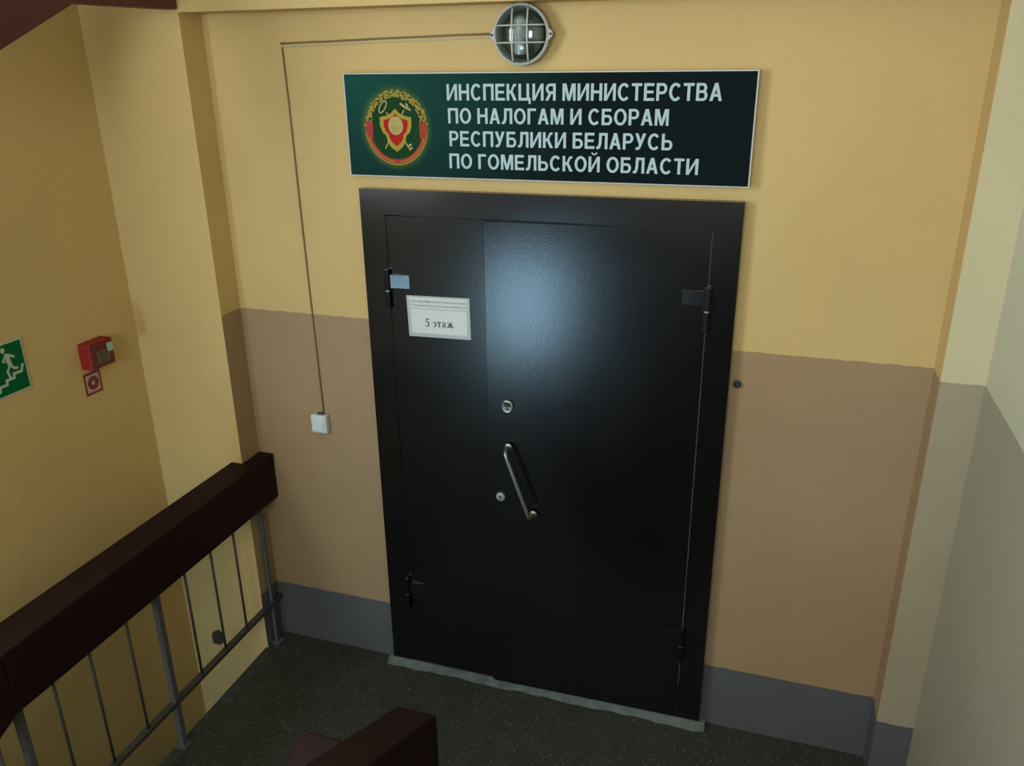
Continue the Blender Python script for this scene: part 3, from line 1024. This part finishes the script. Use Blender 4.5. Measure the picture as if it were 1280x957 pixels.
def ystroke(w, pts, wd, x=k_):
    for i, ((a0, a1), (b0, b1)) in enumerate(zip(pts, pts[1:])):
        L = math.hypot(b0 - a0, b1 - a1) or 1
        n0, n1 = -(b1 - a1) / L * wd / 2, (b0 - a0) / L * wd / 2
        e0, e1_ = (b0 - a0) / L * wd * 0.35, (b1 - a1) / L * wd * 0.35
        ypoly(w, [(a0 + n0 - e0, a1 + n1 - e1_), (b0 + n0 + e0, b1 + n1 + e1_), (b0 - n0 + e0, b1 - n1 + e1_), (a0 - n0 - e0, a1 - n1 - e1_)], x + 0.00004 * i)


w = MB()     # local y to the right as seen, z up ; figure descends to the left
ystroke(w, [(0.0825, -0.0010), (0.0735, -0.0235), (0.0410, -0.0225), (0.0395, -0.0370), (0.0085, -0.0365), (0.0060, -0.0520), (-0.0240, -0.0520), (-0.0260, -0.0680), (-0.0560, -0.0680), (-0.0580, -0.0800), (-0.0880, -0.0800)], 0.0098)
w.build('stair_pictogram', M['exit_white'], ev)
w = MB()
ypoly(w, [(0.0180 + 0.0085 * math.cos(t), 0.0690 + 0.0100 * math.sin(t)) for t in [2 * math.pi * k / 14 for k in range(14)]], 0.0053)
ypoly(w, [(0.0190, 0.0540), (0.0300, 0.0555), (0.0420, 0.0480), (0.0400, 0.0300), (0.0440, 0.0100), (0.0280, 0.0050), (0.0230, 0.0240)], 0.0053)
ystroke(w, [(0.0320, 0.0500), (0.0480, 0.0420), (0.0560, 0.0360)], 0.0085, 0.00535)
ystroke(w, [(0.0230, 0.0470), (0.0110, 0.0330), (0.0150, 0.0280)], 0.0075, 0.0054)
ystroke(w, [(0.0380, 0.0080), (0.0480, -0.0030), (0.0600, -0.0060)], 0.0090, 0.00545)
ystroke(w, [(0.0310, 0.0080), (0.0190, -0.0080), (0.0240, -0.0300)], 0.0085, 0.0055)
w.build('running_figure', M['exit_white'], ev)

# red call box and its sticker
al = empty('fire_call_point', (XG, -0.378, 1.495))
tag(al, 'red fire alarm call box on the left wall above a small sticker', 'fire alarm')
MB().box(0.0, 0.055, -0.060, 0.060, -0.052, 0.052).build('housing', M['alarm_red'], al, bevel=0.004)
MB().box(0.055, 0.058, -0.054, 0.054, -0.046, 0.046).build('front_plate', M['alarm_face'], al, bevel=0.001)
MB().box(0.0585, 0.060, -0.030, 0.030, -0.032, 0.016).build('instruction_plate', M['alarm_plate'], al)
w = MB()
for i in range(5):
    y0 = -0.026 + 0.012 * (i % 2) * 0.4
    w.box(0.0602, 0.0606, y0, 0.024 - 0.004 * (i % 3), -0.026 + i * 0.0085, -0.0228 + i * 0.0085)
w.build('plate_marks', M['black'], al)
w = MB().box(0.0585, 0.0605, 0.026, 0.052, 0.002, 0.036)
w.build('white_label', M['exit_white'], al)

st = empty('alarm_sticker', (XG, -0.398, 1.377))
tag(st, 'small square red sticker with a ringed button symbol below the call box', 'sticker')
MB().box(0.0004, 0.0016, -0.042, 0.042, -0.045, 0.045).build('sticker_border', M['sticker_red'], st)
MB().box(0.0016, 0.0020, -0.033, 0.033, -0.035, 0.035).build('sticker_field', M['sticker_pink'], st)
w = MB()
n = 26
for k in range(n):
    t0, t1 = 2 * math.pi * k / n, 2 * math.pi * (k + 1) / n
    w.poly([(0.0024, r1 * math.cos(t), r1 * math.sin(t)) for (t, r1) in ((t0, 0.028), (t1, 0.028), (t1, 0.009), (t0, 0.009))])
w.build('ring_symbol', M['sticker_red'], st)

# small dark socket box low on the pier behind the railing
jb = empty('junction_box', (-0.875, -REC, 0.0))
tag(jb, 'small dark box low on the cream pier seen through the railing', 'box')
w = MB().prism([(-0.020, 0, -0.030), (0.020, 0, -0.030), (0.024, 0, -0.022), (0.024, 0, 0.026), (0.006, 0, 0.040), (-0.018, 0, 0.030), (-0.024, 0, 0.020), (-0.024, 0, -0.022)], (0, -0.022, 0))
w.build('housing', M['box_dark'], jb, bevel=0.002)
MB().box(-0.014, 0.014, -0.025, -0.021, -0.016, 0.016).build('cover', M['box_dark'], jb, bevel=0.001)

# ------------------------------------------------------------------ railings
RX = -0.590


def railing_beam(pts2, z0, z1, name, parent, label=None):
    w = MB().prism([(x, y, z0) for x, y in pts2], (0, 0, z1 - z0))
    o = w.build(name, M['wood'], parent, bevel=0.005)
    if label:
        o['label'] = label
    return o


rail = empty('landing_railing', (0, 0, 0))
tag(rail, 'landing railing with thick dark red-brown wooden handrail and thin steel balusters', 'railing')
railing_beam([(-0.532, -0.002), (XL + 0.003, -0.002), (XL + 0.003, -REC - 0.002), (-0.656, -REC - 0.002), (-0.672, -1.385), (-0.532, -1.385)], 0.745, 0.957, 'handrail', rail)
s2 = 0.46
pts = [(-0.672, -1.385, 0.745), (-0.672, -1.385, 0.957), (-0.672, -3.3, 0.957 - s2 * 1.9), (-0.672, -3.3, 0.745 - s2 * 1.9)]
MB().prism(pts, (0.14, 0, 0)).build('handrail', M['wood'], rail, bevel=0.005)
for (y, zb_) in ((-0.072, 0.0), (-0.740, 0.0), (-1.348, -0.155)):
    z0_ = 0.0
    h_ = 0.007 if y > -0.1 else 0.012
    MB().box(RX - h_, RX + h_, y - h_, y + h_, z0_, 0.748).build('post', M['rail_metal'], rail, bevel=0.002)
    MB().box(RX - 0.022, RX + 0.024, y - 0.024, y + 0.024, 0.0, 0.006).build('post_foot', M['rail_metal'], rail)
MB().box(RX - 0.014, RX + 0.014, -1.336, -0.006, 0.206, 0.222).build('bottom_rail', M['rod_metal'], rail)
for y in (-0.268, -0.418, -0.577, -0.891, -1.061, -1.213):
    MB().tube([(RX, y, 0.215), (RX, y, 0.750)], 0.0052, 8).build('baluster', M['rod_metal'], rail, smooth=True)
for k in range(5):
    y = -1.44 - 0.30 * k
    zt = 0.745 - s2 * (-1.385 - y)
    MB().tube([(RX, y, -0.155 * (k + 1)), (RX, y, zt + 0.01)], 0.012, 8).build('post', M['rail_metal'], rail, smooth=True)


def sloped_rail(name, label, x0, x1, yend, ztop, s, hgt, length, foot):
    root = empty(name, (0, 0, 0))
    tag(root, label, 'railing')
    pts = [(x0, yend, ztop - hgt), (x0, yend, ztop), (x0, yend - length, ztop + s * length), (x0, yend - length, ztop + s * length - hgt)]
    MB().prism(pts, (x1 - x0, 0, 0)).build('handrail', M['wood'], root, bevel=0.006)
    xm = (x0 + x1) / 2
    y = yend - 0.18
    k = 0
    while y > yend - length + 0.05:
        zt = ztop - hgt + s * (yend - y) + 0.01
        MB().tube([(xm, y, foot(y)), (xm, y, zt)], 0.012 if k % 4 == 0 else 0.0055, 8).build('post' if k % 4 == 0 else 'baluster', M['rail_metal'] if k % 4 == 0 else M['rod_metal'], root, smooth=True)
        y -= 0.15
        k += 1
    return root


def up_foot(y):
    k = max(0, math.floor((-1.35 - y) / 0.30) + 1) if y < -1.35 else 0
    return 0.155 * min(k, 8)


def down_foot(y):
    k = max(0, math.floor((-1.35 - y) / 0.30) + 1) if y < -1.35 else 0
    return -0.155 * min(k, 8) - 0.0


up = sloped_rail('stair_railing', 'lower end of the rising stair handrail at the bottom edge of the photo', 0.615, 0.733, -1.185, 0.912, 0.50, 0.20, 1.25, lambda y: up_foot(y) if y < -1.35 else 0.0)
dn = sloped_rail('stair_railing', 'small corner of the descending stair handrail, left of the rising one', 0.398, 0.520, -1.318, 0.892, -0.50, 0.20, 1.9, down_foot)
